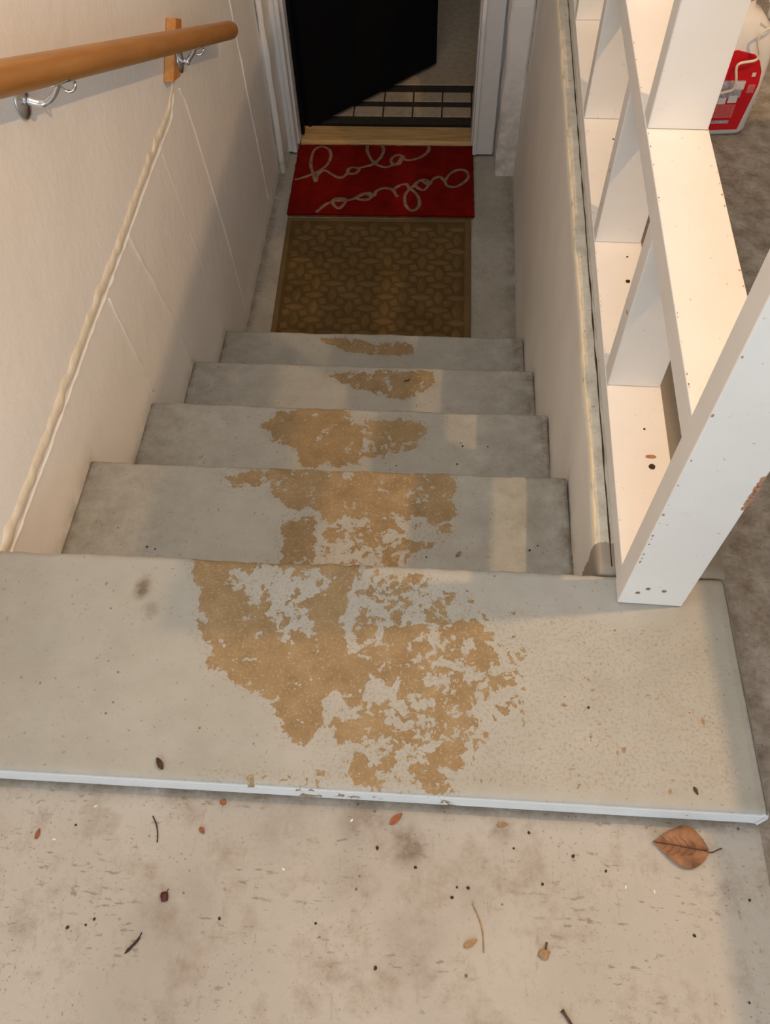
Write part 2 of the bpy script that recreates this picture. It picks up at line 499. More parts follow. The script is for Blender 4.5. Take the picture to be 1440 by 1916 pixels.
def slab_bm(x0, x1, y0, y1, z, drop_near, drop_far, step, rough=0.0012, seed=0, xr=0.0, under=False):
    """concrete step: top grid, rounded worn long edges, near and far faces; far edge is the nosing"""
    r = 0.007
    prof = [(y0, z - r), (y0 + r * 0.3, z - r * 0.3), (y0 + r, z)]
    if under:
        prof = [(y0 + 0.01, z - drop_near), (y0 + 0.01, z - drop_near + 0.011), (y0, z - drop_near + 0.014)] + prof
    else:
        prof = [(y0, z - drop_near)] + prof
    prof += [(y, z) for y in frange(y0 + 2 * r, y1 - 2 * r, step)]
    prof += [(y1 - r, z), (y1 - r * 0.3, z - r * 0.3), (y1, z - r), (y1, z - drop_far)]
    xs = frange(x0, x1, step)
    if xr:
        xs = xs[:-1] + [x1 - xr * 0.6, x1 - xr * 0.2, x1]
    bm = bmesh.new()
    rows = []
    for j, x in enumerate(xs):
        row = []
        for i, (y, zz) in enumerate(prof):
            e = noise.noise(Vector((x * 9, y * 9 + seed, seed)))
            e2 = noise.noise(Vector((x * 45, y * 30 + seed, seed + 3)))
            yy = y
            if i >= len(prof) - 4:
                yy = y + e * 0.003 + e2 * 0.0022 - (0.0022 if i < len(prof) - 1 else 0)
            zq = zz + (e * rough + e2 * rough * 0.35 if 1 < i < len(prof) - 1 else 0)
            if xr:
                dd = x1 - x
                if dd < xr and 1 <= i < len(prof) - 1:
                    zq -= (1 - dd / xr) ** 2 * xr
            row.append(bm.verts.new((x, yy, zq)))
        rows.append(row)
    for j in range(len(rows) - 1):
        for i in range(len(prof) - 1):
            bm.faces.new((rows[j][i], rows[j + 1][i], rows[j + 1][i + 1], rows[j][i + 1]))
        bm.faces.new((rows[j][-1], rows[j + 1][-1], rows[j + 1][0], rows[j][0]))
    bm.faces.new([v for v in rows[0]])
    bm.faces.new([v for v in rows[-1]][::-1])
    bmesh.ops.recalc_face_normals(bm, faces=bm.faces)
    return bm

stairs = tag(empty('concrete_stairs', (0, 0, 0)), 'worn grey-painted concrete stairs going down to the dark door', 'stairs')
def wall_r(y, z):          # right stair wall face
    return 0.452 + y * (0.013 + 0.007 * (1 + z / 0.906))
keys = ['t1', 't2', 't3', 't4']
for i in range(1, 5):
    z = -R_ * i
    o = link('step', slab_bm(-0.4595, wall_r(i * D_ - 0.15, z) - 0.001, (i - 1) * D_ + 0.0015, i * D_, z, R_ * 0.98, R_ * 0.985, 0.0075, seed=i * 7.3), 'stair', stairs, True)
    attr(o, 'peel', peel_fn(keys[i - 1]))
    y1 = i * D_
    attr(o, 'dirt_shade', lambda c, y1=y1: max(sstep(0.03, 0.0, 0.46 + c.x) * 0.85, sstep(0.05, 0.0, 0.455 - c.x) * 0.85, sstep(0.012, 0.0, y1 - c.y) * 0.75, 0.12 + 0.28 * sstep(0.15, 0.45, abs(c.x))))
top = link('concrete_slab', slab_bm(-0.4595, 0.640, -0.333, 0.0, 0.0, 0.058, R_ * 0.985, 0.0065, 0.0016, seed=2.2, xr=0.012, under=True), 'stair', None, True)
tag(top, 'pale painted concrete slab with a worn brown patch at the head of the stairs', 'slab')
attr(top, 'peel', peel_fn('curb'))
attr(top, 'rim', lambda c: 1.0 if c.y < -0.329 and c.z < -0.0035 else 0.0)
for p in top.data.polygons:
    if abs(p.normal.y) > 0.8: p.use_smooth = False
attr(top, 'dirt_shade', lambda c: max(sstep(0.008, 0.0, -c.y) * 0.6, sstep(0.03, 0.0, 0.64 - c.x) * 0.35,
     1.0 * sstep(0.022, 0.006, math.hypot((c.x + 0.223) / 0.8, (c.y + 0.058) / 1.3)), 0.8 * sstep(0.02, 0.004, math.hypot(c.x + 0.203, c.y + 0.093)), 0.10))

# garage floor (around the stairwell), lower landing, room beyond the door
def grid_bm(x0, x1, y0, y1, z, step):
    bm = bmesh.new()
    xs, ys = frange(x0, x1, step), frange(y0, y1, step)
    vs = [[bm.verts.new((x, y, z)) for y in ys] for x in xs]
    for i in range(len(xs) - 1):
        for j in range(len(ys) - 1):
            bm.faces.new((vs[i][j], vs[i + 1][j], vs[i + 1][j + 1], vs[i][j + 1]))
    return bm

ZF = -0.052
fl = grid_bm(-0.46, 0.641, -1.1, -0.310, ZF, 0.0125)
for a in ((-0.46, 0.641, -3.5, -1.1), (0.641, 3.6, -3.5, -0.3335), (0.641, 3.6, -0.3335, 3.6)):
    vs = [fl.verts.new((x, y, ZF)) for x, y in ((a[0], a[2]), (a[1], a[2]), (a[1], a[3]), (a[0], a[3]))]
    fl.faces.new(vs)
floor = tag(link('floor', fl, 'garage_floor'), kind='structure')
STN = [(0.19, -0.385, 0.035, 0.9), (0.31, -0.362, 0.018, 0.8), (0.13, -0.36, 0.05, 0.5), (0.12, -0.43, 0.05, 0.35), (0.02, -0.37, 0.05, 0.35), (0.2, -0.5, 0.06, 0.3), (-0.1, -0.48, 0.07, 0.25), (0.28, -0.42, 0.05, 0.3)]
def fdirt_shade(c):
    v = 0.75 * sstep(-0.352, -0.334, c.y) if c.y < -0.3 and c.x < 0.65 else 0.8  # beyond the divider, shade is put into the colour over real staining
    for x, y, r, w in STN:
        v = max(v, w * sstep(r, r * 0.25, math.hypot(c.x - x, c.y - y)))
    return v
attr(floor, 'dirt_shade', fdirt_shade)
lf = grid_bm(-0.47, 0.49, 1.215, 2.62, -0.906, 0.02)
lower = tag(link('floor', lf, 'landing_floor'), kind='structure')
attr(lower, 'dirt_shade', lambda c: max(0.8 * sstep(0.05, 0.0, 0.465 + c.x), 0.7 * sstep(0.06, 0.0, 0.475 - c.x), 0.2))
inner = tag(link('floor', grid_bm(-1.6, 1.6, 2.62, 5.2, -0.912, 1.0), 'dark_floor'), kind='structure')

# ------------------------------------------------------------------ walls
def wall_grid(name, x_of, ys, zs, mat, thick=0.12, side=-1):
    bm = bmesh.new()
    g = [[bm.verts.new((x_of(y, z), y, z)) for z in zs] for y in ys]
    b = [[bm.verts.new((x_of(y, z) + side * thick, y, z)) for z in (zs[0], zs[-1])] for y in (ys[0], ys[-1])]
    for i in range(len(ys) - 1):
        for j in range(len(zs) - 1):
            bm.faces.new((g[i][j], g[i + 1][j], g[i + 1][j + 1], g[i][j + 1]))
    bm.faces.new([g[0][j] for j in range(len(zs))] + [b[0][1], b[0][0]])
    bm.faces.new([g[-1][j] for j in range(len(zs))] + [b[1][1], b[1][0]])
    bm.faces.new([g[i][0] for i in range(len(ys))] + [b[1][0], b[0][0]])
    bm.faces.new([g[i][-1] for i in range(len(ys))] + [b[1][1], b[0][1]])
    bm.faces.new((b[0][0], b[0][1], b[1][1], b[1][0]))
    bmesh.ops.recalc_face_normals(bm, faces=bm.faces)
    return link(name, bm, mat, smooth=False)

def lump(y, z):
    return 0.0016 * noise.noise(Vector((y * 5, z * 5, 1.7))) + (0.0009 * noise.noise(Vector((y * 22, z * 22, 4.1))) if z < 0 else 0)
ysl = frange(-3.5, -0.5, 0.5)[:-1] + frange(-0.5, 2.46, 0.025)
zsl = frange(-0.93, 0.7, 0.025) + [1.2, 1.8, 2.4]
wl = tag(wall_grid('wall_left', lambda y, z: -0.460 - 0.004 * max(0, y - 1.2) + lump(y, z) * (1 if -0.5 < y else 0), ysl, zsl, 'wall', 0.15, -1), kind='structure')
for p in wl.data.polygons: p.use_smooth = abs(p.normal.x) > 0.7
def step_z(y):
    return -R_ * min(5, max(0, math.floor(y / D_) + 1)) if y > 0 else 0
attr(wl, 'dirt_shade', lambda c: 0.45 * sstep(0.05, 0.0, abs(c.z - step_z(c.y))) if c.z < 0.03 else 0.0)

def ridge(pts, r, parent, name='plaster_ridge', mat='ridge', flat=0.45, seed=0):
    """raised rough bead on the left wall; pts are (y, z)"""
    P = catmull([(0, a, b) for a, b in pts], 14)
    bm = bmesh.new()
    rings = []
    n = len(P)
    for i, p in enumerate(P):
        t = (P[min(i + 1, n - 1)] - P[max(i - 1, 0)]).normalized()
        s = Vector((0, -t.z, t.y))
        k = i / (n - 1)
        w = r * (0.75 + 0.5 * noise.noise(Vector((i * 0.16, seed, 0)))) * (0.25 + 0.75 * min(1, min(k, 1 - k) * 9))
        w2 = r * (0.75 + 0.6 * noise.noise(Vector((i * 0.19, seed + 5, 0)))) * (0.25 + 0.75 * min(1, min(k, 1 - k) * 9))
        h = r * flat * (0.9 + 0.7 * noise.noise(Vector((i * 0.23, seed + 9, 0))))
        x = -0.460 - 0.004 * max(0, p.y - 1.2) + lump(p.y, p.z)
        rings.append([bm.verts.new(Vector((x + dx, p.y, p.z)) + s * ds) for dx, ds in ((-0.003, -w), (h * 0.65, -w * 0.6), (h, 0), (h * 0.65, w2 * 0.6), (-0.003, w2))])
    for i in range(n - 1):
        for k in range(4):
            bm.faces.new((rings[i][k], rings[i][k + 1], rings[i + 1][k + 1], rings[i + 1][k]))
    bm.faces.new(rings[0]); bm.faces.new(rings[-1][::-1])
    bmesh.ops.recalc_face_normals(bm, faces=bm.faces)
    return link(name, bm, mat, parent, True)

ridge([(1.33, -0.02), (1.36, -0.09), (1.40, -0.32), (1.435, -0.60), (1.455, -0.88)], 0.009, wl, seed=1)
ridge([(0.785, -0.034), (0.82, -0.17), (0.87, -0.38), (0.90, -0.53)], 0.009, wl, seed=2)
ridge([(0.606, -0.045), (0.615, -0.16), (0.625, -0.27), (0.633, -0.355)], 0.0075, wl, seed=3)
ridge([(1.955, 0.25), (1.975, -0.10), (1.99, -0.3), (2.015, -0.6), (2.04, -0.86)], 0.009, wl, seed=4)
ridge([(1.10, -0.05), (1.13, -0.25), (1.17, -0.50), (1.19, -0.71)], 0.0022, wl, seed=6)
bead = ridge([(-0.6, -0.012)] + [(y, -0.012 + 0.002 * noise.noise(Vector((y * 6, 0, 0)))) for y in frange(-0.4, 1.22, 0.09)] + [(1.30, 0.012)], 0.023, wl, 'plaster_bead', 'plaster', 0.15, 8)
ridge([(-0.6, -0.026)] + [(y, -0.033 + 0.002 * noise.noise(Vector((y * 7, 3, 0)))) for y in frange(-0.4, 1.22, 0.09)] + [(1.28, -0.004)], 0.004, wl, 'plaster_bead', 'ridge', 0.8, 12)

# right stair wall with its bare concrete top
def parapet():
    bm = bmesh.new()
    ys = frange(0.0, 2.42, 0.02)
    prof = [(0, -0.93)] + [(0, z) for z in frange(-0.9, -0.03, 0.03)] + [(0, -0.016), (0.0012, -0.008), (0.004, -0.003), (0.009, -0.0006), (0.015, 0.0), (0.022, 0.0), (0.03, 0.0), (0.10, 0.0), (0.185, 0.0), (0.187, -0.06), (0.187, -0.93)]
    rows = []
    for y in ys:
        row = []
        for i, (dx, z) in enumerate(prof):
            n1 = noise.noise(Vector((y * 6, z * 6, 9)))
            n2 = noise.noise(Vector((y * 30, z * 30, 3)))
            x = wall_r(y, min(z, 0)) + dx + (n1 * 0.002 + n2 * 0.0009 if i < len(prof) - 4 and dx < 0.02 else 0)
            zz = z + (n2 * 0.001 if dx > 0.003 and dx < 0.1 else 0)
            row.append(bm.verts.new((x, y, zz)))
        rows.append(row)
    for a, b in zip(rows, rows[1:]):
        for i in range(len(prof) - 1):
            bm.faces.new((a[i], a[i + 1], b[i + 1], b[i]))
    bm.faces.new(rows[0][::-1]); bm.faces.new(rows[-1])
    bmesh.ops.recalc_face_normals(bm, faces=bm.faces)
    return bm
wr = tag(link('wall_right', parapet(), 'parapet', smooth=True), kind='structure')
attr(wr, 'bare', lambda c: (0.47 if c.x - wall_r(c.y, 0) < 0.006 else 1.0) if c.z > -0.010 else 0.0)
attr(wr, 'dirt_shade', lambda c: max(0.6 * sstep(0.05, 0.0, abs(c.z - step_z(c.y))), 0.1 if c.y > 2.25 else 0))
attr(wr, 'gone', lambda c: 1.0 if (c.z > -0.01 and c.x - wall_r(c.y, 0) > 0.09) else max(sstep(0.075, 0.035, c.y) * (1 if c.z > -0.14 else 0.8), 0.9 * sstep(0.03, 0.0, c.z + 0.178) * sstep(0.22, 0.05, c.y)) if c.y < 0.3 else 0)

def crack():
    bm = bmesh.new()
    prev = None
    for y in frange(0.012, 2.35, 0.012):
        x = 0.4752 + 0.024 * y + 0.0012 * noise.noise(Vector((y * 14, 0, 2))) - 0.0016
        w = 0.0011 * max(0.15, 0.8 + 1.2 * noise.noise(Vector((y * 20, 5, 2))))
        cur = [bm.verts.new((x + dx * w, y, z)) for dx, z in ((-1, 0.0016), (1, 0.0016), (1, -0.002), (-1, -0.002))]
        if prev:
            for k in range(4):
                bm.faces.new((prev[k], prev[(k + 1) % 4], cur[(k + 1) % 4], cur[k]))
        else:
            bm.faces.new(cur)
        prev = cur
    bm.faces.new(prev)
    bmesh.ops.recalc_face_normals(bm, faces=bm.faces)
    return bm
ck = link('crack', crack(), 'knot', wr)
ck['label'] = 'thin dark crack along the foot of the boards'

# remaining shell: end wall with the doorway, garage walls, lintel at the garage door, ceiling
def shell(name, *a, mat='wall', bevel=0):
    return tag(link(name, box_bm(*a, bevel=bevel), mat), kind='structure')
shell('wall_end', -0.62, -0.466, 2.465, 2.60, -0.95, 2.4)
shell('wall_end', 0.402, 0.80, 2.465, 2.60, -0.95, 2.4)
shell('wall_end', -0.466, 0.402, 2.465, 2.60, 1.15, 2.4)
shell('wall_right', 3.6, 3.7, -3.5, 3.6, -0.06, 2.4)
shell('wall_back', 0.80, 3.6, 3.6, 3.7, -0.06, 2.4)
shell('wall_front', -0.46, 3.6, -3.6, -3.5, 2.1, 2.4)
shell('wall_front', 2.6, 3.6, -3.6, -3.5, -0.06, 2.1)
shell('ceiling', -0.62, 3.7, -3.6, 3.7, 2.4, 2.5, mat='ceil')
# room beyond the door
shell('wall_inner', -1.7, -1.6, 2.6, 5.3, -0.95, 1.6)
shell('wall_inner', 1.6, 1.7, 2.6, 5.3, -0.95, 1.6)
shell('wall_inner', -1.7, 1.7, 5.2, 5.3, -0.95, 1.6)
shell('ceiling', -1.7, 1.7, 2.605, 5.3, 1.45, 1.6, mat='ceil')

# concrete pilasters either side of the door, with rough arrises
def rough_post(name, x0, x1, y0, y1, z0, z1, mat, seed, amp=0.004):
    bm = bmesh.new()
    zs = frange(z0, z1, 0.03)
    ring0 = []
    k = 0.008
    base = [(x0 + k, y0), (x1 - k, y0), (x1, y0 + k), (x1, y1), (x0, y1), (x0, y0 + k)]
    rows = []
    for z in zs:
        rows.append([bm.verts.new((x + amp * noise.noise(Vector((x * 40, z * 9, seed))), y + amp * noise.noise(Vector((y * 40, z * 9, seed + 4))), z)) for x, y in base])
    for a, b in zip(rows, rows[1:]):
        for i in range(6):
            bm.faces.new((a[i], a[(i + 1) % 6], b[(i + 1) % 6], b[i]))
    bm.faces.new(rows[0][::-1]); bm.faces.new(rows[-1])
    bmesh.ops.recalc_face_normals(bm, faces=bm.faces)
    return link(name, bm, mat)
pl = tag(rough_post('trim_1', -0.463, -0.440, 2.30, 2.463, -0.906, 2.4, 'wall', 1), kind='structure')
attr(pl, 'dirt_shade', lambda c: 0.7 * sstep(-0.75, -0.9, c.z))
pr = tag(rough_post('trim_2', 0.408, 0.492, 2.305, 2.463, -0.906, 2.4, 'wall', 7, 0.006), kind='structure')
attr(pr, 'dirt_shade', lambda c: 0.6 * sstep(-0.3, -0.88, c.z))

# ------------------------------------------------------------------ door
door = tag(empty('door_1', (0, 2.5, -0.906)), 'open black door in a white frame at the foot of the stairs', kind='structure')
DO = (0, -2.5, 0.906)
def dpart(name, bm, mat, **k):
    return link(name, bm, mat, door, loc=DO, **k)
def casing(x0, x1, inner):
    # stepped casing: flat board plus a raised inner bead
    s = 1 if inner > x0 else -1
    bm = box_bm(x0, x1, 2.430, 2.464, -0.895, 1.12, 0.003)
    e = x1 if inner >= x1 - 1e-6 else x0
    a, b = (e - 0.016, e) if e == x1 else (e, e + 0.016)
    box_bm(a, b, 2.422, 2.432, -0.893, 1.12, 0.003, bm=bm)
    return bm
dpart('casing', casing(-0.464, -0.406, -0.406), 'trim')
dpart('casing', casing(0.318, 0.401, 0.318), 'trim')
dpart('jamb', box_bm(-0.430, -0.398, 2.466, 2.615, -0.88, 1.12, 0.002), 'trim')
dpart('jamb', box_bm(0.312, 0.340, 2.466, 2.615, -0.88, 1.12, 0.002), 'trim')
dpart('door_stop', box_bm(-0.397, -0.385, 2.52, 2.552, -0.872, 1.10, 0.001), 'black')
dpart('head_casing', box_bm(-0.464, 0.401, 2.430, 2.464, 1.12, 1.20, 0.003), 'trim')
thr = dpart('threshold', prism_bm([(2.49, -0.905), (2.49, -0.893), (2.505, -0.884), (2.60, -0.882), (2.612, -0.890), (2.612, -0.905)], 'x', -0.398, 0.314), 'sill')
# door leaf, hinged on the left jamb and swung inward 45 degrees
leaf = bpy.data.objects.new('door_leaf', None)
lb = box_bm(0.0, 0.74, -0.022, 0.022, -0.885, 1.10, 0.002)
leaf = link('door_leaf', lb, 'black', door)
leaf.location = (DO[0] - 0.386, DO[1] + 2.606, DO[2])
leaf.rotation_euler = (0, 0, math.radians(45))
for z in (-0.58, 0.1, 0.85):
    hb = tube_bm([(-0.392, 2.560, z - 0.05), (-0.392, 2.560, z + 0.05)], 0.006, 10)
    h = dpart('hinge', hb, 'chrome')
    for k in range(3):
        box_bm(-0.3975, -0.3965, 2.545 - 0.028, 2.560, z - 0.045 + k * 0.032, z - 0.018 + k * 0.032, bm=None).free()

# the rug just inside the door: dark border, rows of tan woven blocks, tan field
rug = tag(empty('entry_rug', (0.0, 2.66, -0.912)), 'tan rug with dark stripes lying beyond the doorway', 'rug')
RO = (0, -2.66, 0.912)
link('rug_base', box_bm(-0.75, 0.75, 2.665, 4.0, -0.912, -0.906, 0.002), 'rug', rug, loc=RO)
link('rug_field', box_bm(-0.75, 0.75, 2.966, 4.0, -0.907, -0.902, 0.002), 'rug_tan', rug, loc=RO)
for (ya, yb) in ((2.715, 2.788), (2.832, 2.905)):
    proto = None
    for k in range(11):
        xa = 0.187 - 0.128 * 7 + 0.128 * k
        if proto is None:
            proto = link('woven_block', box_bm(0.003, 0.125, ya, yb, -0.907, -0.902, 0.002), 'rug_tan', rug, loc=(RO[0] + xa, RO[1], RO[2]))
        else:
            c = proto.copy(); COL.objects.link(c); c.parent = rug
            c.location = (RO[0] + xa, RO[1], RO[2])

# ------------------------------------------------------------------ door mats
def quadgrid(c, z0, z1, nx, ny, wob=0.0, seed=0, bump_amp=0.0):
    """slab over four floor corners c = near-left, near-right, far-right, far-left"""
    bm = bmesh.new()
    T = []
    for i in range(nx + 1):
        row = []
        for j in range(ny + 1):
            u, v = i / nx, j / ny
            a = Vector(c[0]) * (1 - u) + Vector(c[1]) * u
            b = Vector(c[3]) * (1 - u) + Vector(c[2]) * u
            p = a * (1 - v) + b * v
            edge = i in (0, nx) or j in (0, ny)
            dx = wob * noise.noise(Vector((p.x * 40, p.y * 40, seed))) if edge else 0
            dy = wob * noise.noise(Vector((p.x * 40, p.y * 40, seed + 3))) if edge else 0
            row.append(bm.verts.new((p.x + dx, p.y + dy, z1 - (0.003 if edge else 0) + bump_amp * noise.noise(Vector((p.x * 60, p.y * 60, seed))))))
        T.append(row)
    for i in range(nx):
        for j in range(ny):
            bm.faces.new((T[i][j], T[i + 1][j], T[i + 1][j + 1], T[i][j + 1]))
    rim = [T[i][0] for i in range(nx + 1)] + [T[nx][j] for j in range(1, ny + 1)] + [T[i][ny] for i in range(nx - 1, -1, -1)] + [T[0][j] for j in range(ny - 1, 0, -1)]
    low = [bm.verts.new((v.co.x, v.co.y, z0)) for v in rim]
    n = len(rim)
    for i in range(n):
        bm.faces.new((rim[i], low[i], low[(i + 1) % n], rim[(i + 1) % n]))
    bm.faces.new(low)
    bmesh.ops.recalc_face_normals(bm, faces=bm.faces)
    return bm

ZL = -0.9055
red = tag(empty('red_doormat', (0, 2.26, ZL)), 'red coir doormat with cream handwritten words at the threshold', 'doormat')
MO = (0, -2.26, -ZL)
RC = [(-0.398, 2.030), (0.328, 2.034), (0.322, 2.486), (-0.404, 2.484)]
link('mat_pile', quadgrid(RC, ZL + 0.003, ZL + 0.014, 72, 46, 0.003, 1, 0.0008), 'red', red, loc=MO)
link('mat_backing', quadgrid([(-0.396, 2.024), (0.324, 2.028), (0.320, 2.484), (-0.402, 2.482)], ZL, ZL + 0.0045, 40, 24, 0.002, 4), 'coir_edge', red, loc=MO)
W1 = [(-0.393, 2.238), (-0.359, 2.254), (-0.332, 2.273), (-0.299, 2.3), (-0.271, 2.346), (-0.263, 2.402), (-0.276, 2.448), (-0.312, 2.466), (-0.339, 2.432), (-0.34, 2.345), (-0.326, 2.291), (-0.305, 2.225), (-0.304, 2.265), (-0.293, 2.293), (-0.278, 2.303), (-0.248, 2.279), (-0.219, 2.258), (-0.198, 2.263), (-0.184, 2.29), (-0.181, 2.317), (-0.16, 2.326), (-0.139, 2.313), (-0.151, 2.286), (-0.178, 2.284), (-0.185, 2.303), (-0.171, 2.326), (-0.143, 2.324), (-0.122, 2.33), (-0.085, 2.349), (-0.058, 2.392), (-0.047, 2.440), (-0.055, 2.482)]
W2 = [(-0.117, 2.482), (-0.113, 2.433), (-0.089, 2.373), (-0.057, 2.338), (-0.024, 2.332), (0.0, 2.348), (0.024, 2.358), (0.032, 2.408), (0.005, 2.412), (-0.013, 2.38), (-0.003, 2.353), (0.018, 2.362), (0.032, 2.408), (0.042, 2.386), (0.061, 2.38), (0.099, 2.396), (0.13, 2.429), (0.14, 2.460), (0.138, 2.482)]
W3 = [(-0.285, 2.035), (-0.272, 2.052), (-0.25, 2.086), (-0.23, 2.099), (-0.216, 2.12), (-0.179, 2.121), (-0.177, 2.096), (-0.195, 2.062), (-0.217, 2.078), (-0.223, 2.107), (-0.173, 2.11), (-0.137, 2.126), (-0.118, 2.144), (-0.087, 2.162), (-0.073, 2.141), (-0.089, 2.119), (-0.121, 2.118), (-0.133, 2.131), (-0.108, 2.157), (-0.07, 2.141), (-0.056, 2.175), (-0.026, 2.193), (0.007, 2.181), (0.019, 2.152), (0.028, 2.139)]
W4 = [(0.012, 2.19), (0.032, 2.212), (0.058, 2.221), (0.07, 2.196), (0.092, 2.171), (0.112, 2.129), (0.112, 2.079), (0.087, 2.054), (0.062, 2.086), (0.056, 2.144), (0.07, 2.187), (0.09, 2.213), (0.11, 2.244), (0.137, 2.249), (0.146, 2.219), (0.128, 2.184), (0.101, 2.201), (0.092, 2.222), (0.115, 2.247), (0.146, 2.219), (0.163, 2.254), (0.189, 2.272), (0.209, 2.242), (0.223, 2.212), (0.255, 2.209), (0.291, 2.244), (0.304, 2.28), (0.291, 2.315), (0.258, 2.318), (0.227, 2.287), (0.21, 2.242)]
for strokes in ((W1, W2), (W3, W4)):
    bm = bmesh.new()
    for s in strokes:
        P = catmull([(x, y, ZL + 0.0142) for x, y in s], 5)
        rr = [0.0078 * (0.9 + 0.35 * noise.noise(Vector((i * 0.21, s[0][0] * 9, 0)))) for i in range(len(P))]
        tube_bm(P, rr, 8, bm, flat=0.22)
    w = link('lettering', bm, 'letter', red, True, loc=MO)
    w['label'] = 'cursive word hola in cream' if strokes[0] is W1 else 'cursive word adios in cream, upside down'

tan = tag(empty('brown_doormat', (0, 1.63, ZL)), 'brown doormat embossed with leaf shapes between the red mat and bottom step', 'doormat')
TO = (0, -1.63, -ZL)
BC = [(-0.364, 1.225), (0.318, 1.232), (0.316, 2.020), (-0.392, 2.012)]
link('mat_base', quadgrid(BC, ZL, ZL + 0.005, 20, 24, 0.0015, 3), 'mat_low', tan, loc=TO)
def bilerp(c, u, v):
    a = Vector(c[0]) * (1 - u) + Vector(c[1]) * u
    b = Vector(c[3]) * (1 - u) + Vector(c[2]) * u
    return a * (1 - v) + b * v
for (u0, u1, v0, v1) in ((0.0, 0.025, 0, 1), (0.965, 1.0, 0, 1), (0.025, 0.965, 0.975, 1)):
    cc = [tuple(bilerp(BC, u0, v0)), tuple(bilerp(BC, u1, v0)), tuple(bilerp(BC, u1, v1)), tuple(bilerp(BC, u0, v1))]
    link('mat_border', quadgrid(cc, ZL + 0.004, ZL + 0.0085, 6, 30 if v0 == 0 else 4, 0.0006, 6), 'rubber', tan, loc=TO)
def lens_bm(l, w, h):
    bm = bmesh.new()
    n = 8
    spine, lo, hi = [], [], []
    for i in range(n + 1):
        t = -1 + 2 * i / n
        ww = w / 2 * (1 - t * t)
        x = t * l / 2
        spine.append(bm.verts.new((x, 0, h * (0.5 + 0.5 * (1 - t * t)))))
        if 0 < i < n:
            lo.append(bm.verts.new((x, -ww, 0))); hi.append(bm.verts.new((x, ww, 0)))
        else:
            e = bm.verts.new((x * 1.02, 0, 0)); lo.append(e); hi.append(e)
    for i in range(n):
        for side in (lo, hi):
            q = [spine[i], spine[i + 1], side[i + 1], side[i]]
            bm.faces.new([v for k, v in enumerate(q) if v not in q[:k]])
    bmesh.ops.recalc_face_normals(bm, faces=bm.faces)
    return bm
proto = None
P_ = 0.0625
nu, nv = 10, 12
for i in range(nu):
    for j in range(nv):
        x = -0.330 + P_ * (i + 0.5)
        y = 1.245 + P_ * (j + 0.4)
        if x > 0.285 or y > 1.99 or x < -0.355:
            continue
        if proto is None:
            proto = link('raised_leaf', lens_bm(0.074, 0.030, 0.0055), 'mat', tan)
            o = proto
        else:
            o = proto.copy(); COL.objects.link(o); o.parent = tan
        rz = (0 if (i + j) % 2 == 0 else math.pi / 2) + 0.06 * noise.noise(Vector((i * 1.3, j * 1.7, 0)))
        o.location = (x + TO[0] + 0.003 - 0.018 * (j / nv) * (1 - i / nu), y + TO[1], 0.0048)
        o.rotation_euler = (0, 0, rz)
# small raised squares between the leaves, joined: too many and too small to pick apart
sb = bmesh.new()
for i in range(nu + 1):
    for j in range(nv + 1):
        x = -0.330 + P_ * i + 0.003
        y = 1.245 + P_ * (j - 0.1)
        x -= 0.018 * (j / nv) * (1 - i / nu)
        if -0.355 < x < 0.29 and 1.235 < y < 1.985:
            r = bmesh.ops.create_cone(sb, segments=4, cap_ends=True, radius1=0.0195, radius2=0.016, depth=0.003)
            a = math.pi / 4 + 0.3
            for v in r['verts']:
                v.co = Matrix.Rotation(a, 3, 'Z') @ v.co + Vector((x, y, ZL + 0.0062))
tag(link('raised_squares', sb, 'mat', tan, loc=TO), kind='stuff')

# ------------------------------------------------------------------ lattice divider (boards on the right)
LROT = -math.atan(0.024)
lat = tag(empty('board_divider', (0.477, 0.0, 0.0), LROT), 'white-painted open divider of staggered boards standing on the stair wall', 'divider')
BW, BT = 0.090, 0.040
def board(name, x0, x1, y0, y1, z0, z1, bev=0.0018):
    return link(name, box_bm(x0, x1, y0, y1, z0, z1, bev), 'board', lat)
S1a, S1b = 0.0015, 0.040
S2a, S2b = 0.333, 0.372
S3a, S3b = 0.686, 0.725
YE = 2.36
front = board('post', 0, 0.091, -0.048, -0.0085, 0.001, 0.80)
board('shelf', 0.001, BW, -0.008, YE, S1a, S1b)
board('shelf', 0.001, BW, -0.008, YE, S2a, S2b)
board('shelf', 0.001, BW, -0.008, YE, S3a, S3b)
board('top_rail', 0.001, BW, -0.008, YE, 0.7255, 0.80)
for y in (0.335, 0.700, 1.115, 1.546, 1.95):
    board('upright', 0.002, BW - 0.002, y, y + BT, S1b + 0.0005, S2a - 0.0005)
for y in (0.528, 0.915, 1.33, 1.75, 2.15):
    board('upright', 0.002, BW - 0.002, y, y + BT, S2b + 0.0005, S3a - 0.0005)
def disc(name, loc, r, mat, normal='z', parent=lat, sx=1.0, seed=0, h=0.0008):
    bm = bmesh.new()
    n = 12
    top_, bot = [], []
    for i in range(n):
        a = 2 * math.pi * i / n
        rr = r * (1 + 0.28 * noise.noise(Vector((math.cos(a) * 2, math.sin(a) * 2, seed))))
        p, q = rr * math.cos(a) * sx, rr * math.sin(a)
        if normal == 'z': v1, v2 = (p, q, h), (p, q, -0.0005)
        elif normal == 'y': v1, v2 = (p, -h, q), (p, 0.0005, q)
        else: v1, v2 = (-h, p, q), (0.0005, p, q)
        top_.append(bm.verts.new(v1)); bot.append(bm.verts.new(v2))
    bm.faces.new(top_); bm.faces.new(bot[::-1])
    for i in range(n):
        bm.faces.new((top_[i], bot[i], bot[(i + 1) % n], top_[(i + 1) % n]))
    bmesh.ops.recalc_face_normals(bm, faces=bm.faces)
    return link(name, bm, mat, parent, loc=loc)
